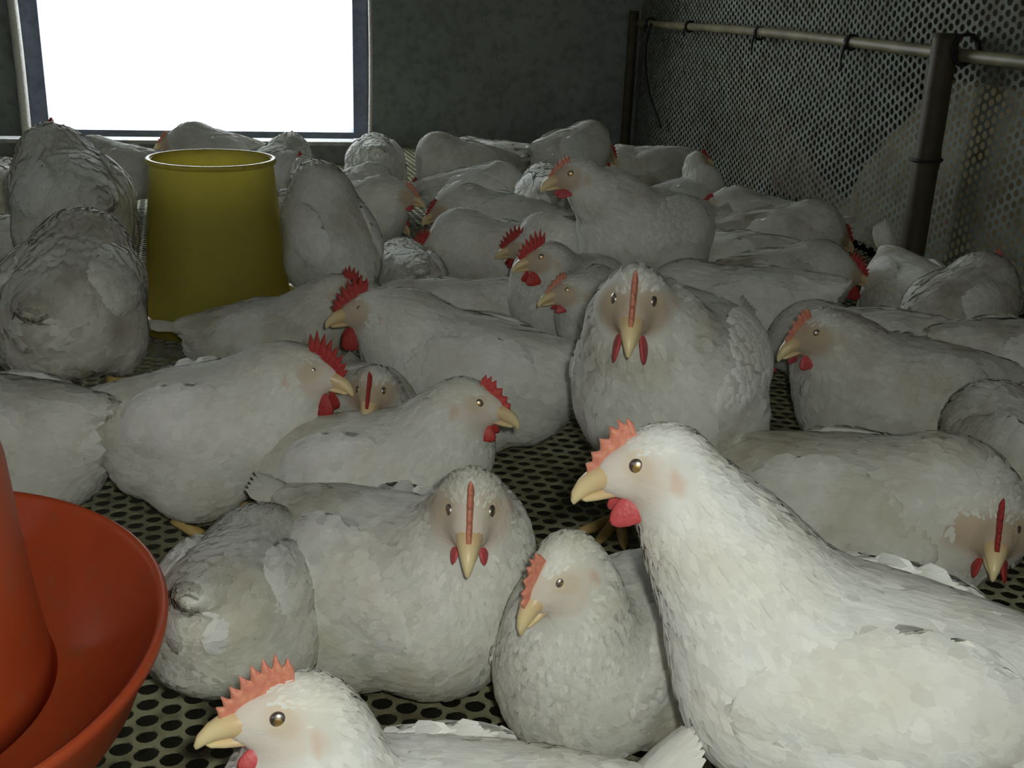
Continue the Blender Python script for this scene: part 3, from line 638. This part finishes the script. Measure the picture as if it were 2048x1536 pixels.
# x, y, heading, scale, lift, pitch, head position, head heading, head pitch, comb, comb tone, wattle, detail, head low, tail, plumage, label
CHICKENS = [
(0.408,0.600,157,1.05,0.090,7,(0.166,-0.007,0.344),167,-12,0.42,0,0.50,0,0,1.00,0,'large bright white chicken standing in the right foreground, head in sharp left profile'),
(0.089,0.594,184,0.97,0.000,6,(0.087,-0.001,0.226),190,8,0.60,0,0.25,0,0,1.05,0,'chicken cut off by the bottom edge, only head and back showing below the net'),
(0.111,0.945,305,1.08,0.000,6,(0.129,-0.033,0.243),258,-12,0.42,0,0.30,0,0,1.00,1,'chicken sitting in the centre foreground staring straight at the viewer with thin upright comb'),
(-0.039,0.931,75,0.86,0.020,-17,(0.129,0.000,0.085),67,-40,0.30,1,0.30,0,1,0.45,1,'chicken turned rump first beside the red drinker, head hidden behind its back'),
(0.286,0.821,227,0.94,0.000,6,(0.123,0.010,0.233),209,-30,0.35,0,0.25,0,0,1.00,1,'chicken crouched under the beak of the large foreground chicken with its head tucked low'),
(0.112,1.204,337,1.02,0.000,6,(0.121,-0.013,0.215),337,-6,0.50,1,0.50,0,0,1.00,1,'chicken sitting with head up in right profile just behind the staring centre chicken'),
(-0.074,1.301,-11,1.02,0.035,7,(0.121,-0.020,0.221),337,-6,1.00,2,1.10,0,0,1.00,1,'chicken with tall dark red toothed comb facing right at left of centre'),
(-0.001,1.788,-9,0.92,0.000,6,(0.120,-0.007,0.186),342,-8,0.80,2,0.80,1,0,1.00,2,'chicken lying in front of the yellow feeder, facing right with its beak behind another chicken'),
(0.287,1.523,159,1.16,0.000,6,(0.151,0.010,0.206),175,-4,0.70,2,1.00,1,0,1.00,1,'broad chicken facing left in the middle of the floor with red wattles'),
(0.112,1.401,269,0.95,0.000,6,(0.150,0.007,0.196),255,-15,0.50,2,0.50,1,0,1.00,2,'chicken peering out face on between two chickens, only its red face showing'),
(0.483,1.200,230,1.24,0.095,7,(0.188,0.009,0.356),249,-15,0.45,0,0.70,1,0,1.00,1,'very broad chicken standing breast first behind the large foreground chicken with long orange comb'),
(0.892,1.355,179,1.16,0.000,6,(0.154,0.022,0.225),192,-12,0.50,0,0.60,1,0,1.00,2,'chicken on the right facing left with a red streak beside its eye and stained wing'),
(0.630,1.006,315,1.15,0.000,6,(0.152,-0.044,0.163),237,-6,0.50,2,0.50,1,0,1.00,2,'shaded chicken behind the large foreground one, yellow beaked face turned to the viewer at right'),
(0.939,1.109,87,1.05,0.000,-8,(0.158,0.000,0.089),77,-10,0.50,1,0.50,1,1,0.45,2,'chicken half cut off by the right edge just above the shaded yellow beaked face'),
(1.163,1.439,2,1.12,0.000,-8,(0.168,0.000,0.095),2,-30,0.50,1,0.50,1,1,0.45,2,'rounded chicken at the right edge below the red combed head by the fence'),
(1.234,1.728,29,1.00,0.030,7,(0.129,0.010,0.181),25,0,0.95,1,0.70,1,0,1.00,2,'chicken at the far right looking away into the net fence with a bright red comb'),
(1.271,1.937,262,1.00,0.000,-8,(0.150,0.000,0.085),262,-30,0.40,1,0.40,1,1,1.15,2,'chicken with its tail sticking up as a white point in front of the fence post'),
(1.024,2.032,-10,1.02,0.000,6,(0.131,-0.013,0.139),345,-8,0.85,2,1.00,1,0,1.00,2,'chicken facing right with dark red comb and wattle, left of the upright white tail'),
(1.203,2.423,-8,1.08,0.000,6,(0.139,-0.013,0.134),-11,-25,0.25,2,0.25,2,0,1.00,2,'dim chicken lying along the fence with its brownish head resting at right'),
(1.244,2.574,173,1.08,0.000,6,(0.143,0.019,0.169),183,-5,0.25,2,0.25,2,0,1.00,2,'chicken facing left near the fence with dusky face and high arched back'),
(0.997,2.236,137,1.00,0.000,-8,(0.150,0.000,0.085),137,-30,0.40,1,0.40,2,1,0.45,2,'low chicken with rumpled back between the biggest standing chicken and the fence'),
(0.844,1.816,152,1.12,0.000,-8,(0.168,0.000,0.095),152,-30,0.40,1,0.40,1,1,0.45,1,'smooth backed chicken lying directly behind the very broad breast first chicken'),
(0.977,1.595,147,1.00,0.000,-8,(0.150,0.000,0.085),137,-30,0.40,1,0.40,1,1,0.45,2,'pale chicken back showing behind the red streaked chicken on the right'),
(0.602,1.722,192,1.00,0.030,7,(0.132,0.025,0.201),182,-5,0.25,0,0.25,1,0,1.00,1,'chicken with orange tinged face looking left beside the very broad breast first chicken'),
(0.535,1.872,219,1.00,0.040,7,(0.133,0.035,0.234),187,-2,1.00,1,0.80,1,0,1.00,1,'chicken with bright red comb and long white neck, nearer of two red combed heads'),
(0.635,2.174,182,1.00,0.030,7,(0.130,0.026,0.165),179,-2,0.95,2,0.50,1,0,1.00,1,'chicken with dark red comb partly hidden behind the nearer red combed head'),
(0.492,2.314,171,1.06,0.000,6,(0.141,0.026,0.124),177,-15,1.15,2,1.20,1,0,1.00,1,'long backed chicken facing left with the largest red comb and hanging wattle in mid floor'),
(0.277,2.177,92,0.90,0.000,-8,(0.135,0.000,0.077),87,-30,0.40,1,0.40,1,1,0.45,1,'fluffy chicken seen from behind with a scalloped white back, right of the dusky faced one'),
(0.345,1.921,-1,0.88,0.000,-8,(0.132,0.000,0.075),-3,-30,0.40,1,0.40,1,1,0.45,1,'chicken huddled with head down just behind the broad left facing chicken'),
(0.161,2.339,107,0.90,0.000,6,(0.116,0.008,0.110),177,-15,0.25,2,0.20,1,0,1.00,2,'chicken with dusky face in shadow looking left at the right side of the yellow feeder'),
(0.125,2.127,109,1.00,0.090,32,(0.150,0.000,0.304),109,-10,0.30,1,0.20,1,0,1.00,1,'tall chicken with its rear to the viewer against the right side of the yellow feeder'),
(0.027,3.269,57,1.05,0.030,7,(0.134,0.025,0.211),72,0,0.10,1,0.10,2,0,1.00,1,'chicken below the window looking out, round head above the right rim of the yellow feeder'),
(0.188,2.853,7,0.95,0.000,-8,(0.142,0.000,0.081),-3,-30,0.40,1,0.40,2,1,0.45,1,'small plump chicken back with a white tuft, in front of the two right facing heads'),
(0.228,3.086,17,0.95,0.000,6,(-0.032,0.049,0.128),-3,-5,0.20,1,0.20,2,0,1.00,1,'chicken with bowed grey face, left one of two right facing heads beyond the feeder'),
(0.197,2.685,339,1.05,0.020,6,(0.134,-0.018,0.191),342,-8,0.20,0,0.15,2,0,1.00,1,'chicken sitting upright in right profile, right one of two heads beyond the feeder'),
(0.330,3.403,87,1.05,0.040,-8,(0.158,0.000,0.113),82,-30,0.40,1,0.40,2,1,0.45,1,'ruffled white chicken against the back wall under the right hand rope'),
(0.597,3.360,187,1.05,0.040,7,(0.135,0.036,0.101),187,-35,0.30,2,0.30,2,0,1.00,2,'chicken pecking downward by the back wall with back feathers ruffled, second from the rope'),
(0.718,3.516,137,1.05,0.020,-8,(0.158,0.000,0.101),127,-30,0.40,1,0.40,2,1,0.45,2,'dim rounded chicken by the back wall between the pecking one and the tall lit one'),
(0.952,3.432,27,1.05,0.070,7,(0.145,-0.012,0.174),2,-25,0.30,1,0.30,2,0,1.00,1,'tall chicken by the dark back wall with rear to the viewer and lit left flank'),
(0.731,2.036,209,1.16,0.100,7,(0.193,-0.015,0.342),179,-5,0.20,0,0.15,1,0,1.00,1,'biggest chicken standing in the back half, facing left with a brownish face and bulky breast'),
(0.560,2.699,179,1.05,0.000,6,(0.134,0.021,0.141),192,-15,0.20,2,0.20,2,0,1.00,1,'chicken dozing with arched back and drooping dark face, left of the biggest standing one'),
(0.590,3.137,-3,1.00,0.000,6,(0.128,-0.013,0.124),-13,-10,0.20,2,0.20,2,0,1.00,1,'chicken with reddish face and rough white feathers, looking right behind the arched back sleeper'),
(0.740,2.863,82,1.05,0.030,-8,(0.158,0.000,0.107),77,-30,0.40,1,0.40,2,1,0.45,1,'plain white rump squeezed between the rough feathered chicken and the biggest standing one'),
(1.208,3.065,7,0.90,0.000,6,(0.060,0.043,0.208),2,0,0.20,2,0.20,2,0,1.00,1,'slim chicken with long upright neck silhouetted against the dark fence'),
(1.277,3.627,172,1.00,0.000,-8,(0.150,0.000,0.085),172,-30,0.40,1,0.40,2,1,0.45,2,'low chicken back in the far corner beside the fence end'),
(-0.270,1.570,85,1.10,0.120,4,(0.165,0.000,0.166),82,-30,0.40,1,0.40,1,1,0.60,2,'large chicken standing rear on at the left with loose wings and dark soiled vent feathers'),
(-0.361,2.233,112,1.25,0.120,7,(0.179,-0.008,0.344),82,0,0.05,1,0.10,1,0,0.50,1,'bulky chicken standing left of the yellow feeder with its head raised against the window corner'),
(-0.411,3.449,182,1.00,0.020,6,(0.003,0.006,0.122),2,-20,0.30,2,0.30,2,0,1.40,1,'chicken below the window with a lit tail tuft, left of the yellow feeder rim'),
(-0.124,3.468,167,1.08,0.040,7,(0.146,0.007,0.195),169,-8,0.15,0,0.15,2,0,1.00,1,'chicken standing under the window behind the yellow feeder, pink face to the left'),
(-0.337,1.352,152,1.08,0.000,-8,(0.162,0.000,0.092),157,-30,0.40,1,0.40,1,1,0.45,1,'chicken lying with its back to the viewer just beyond the red drinker dome'),
(-0.654,2.901,82,1.05,0.030,-8,(0.158,0.000,0.107),77,-30,0.40,1,0.40,2,1,0.45,2,'chicken cut off by the left edge, only a pale flank visible beside the bulky one'),
(-0.514,2.449,157,1.00,0.000,-8,(0.150,0.000,0.085),157,-30,0.40,1,0.40,2,1,0.45,2,'shadowed chicken lying under the breast of the bulky one at the left edge'),
]
for row in CHICKENS: make_chicken(*row)
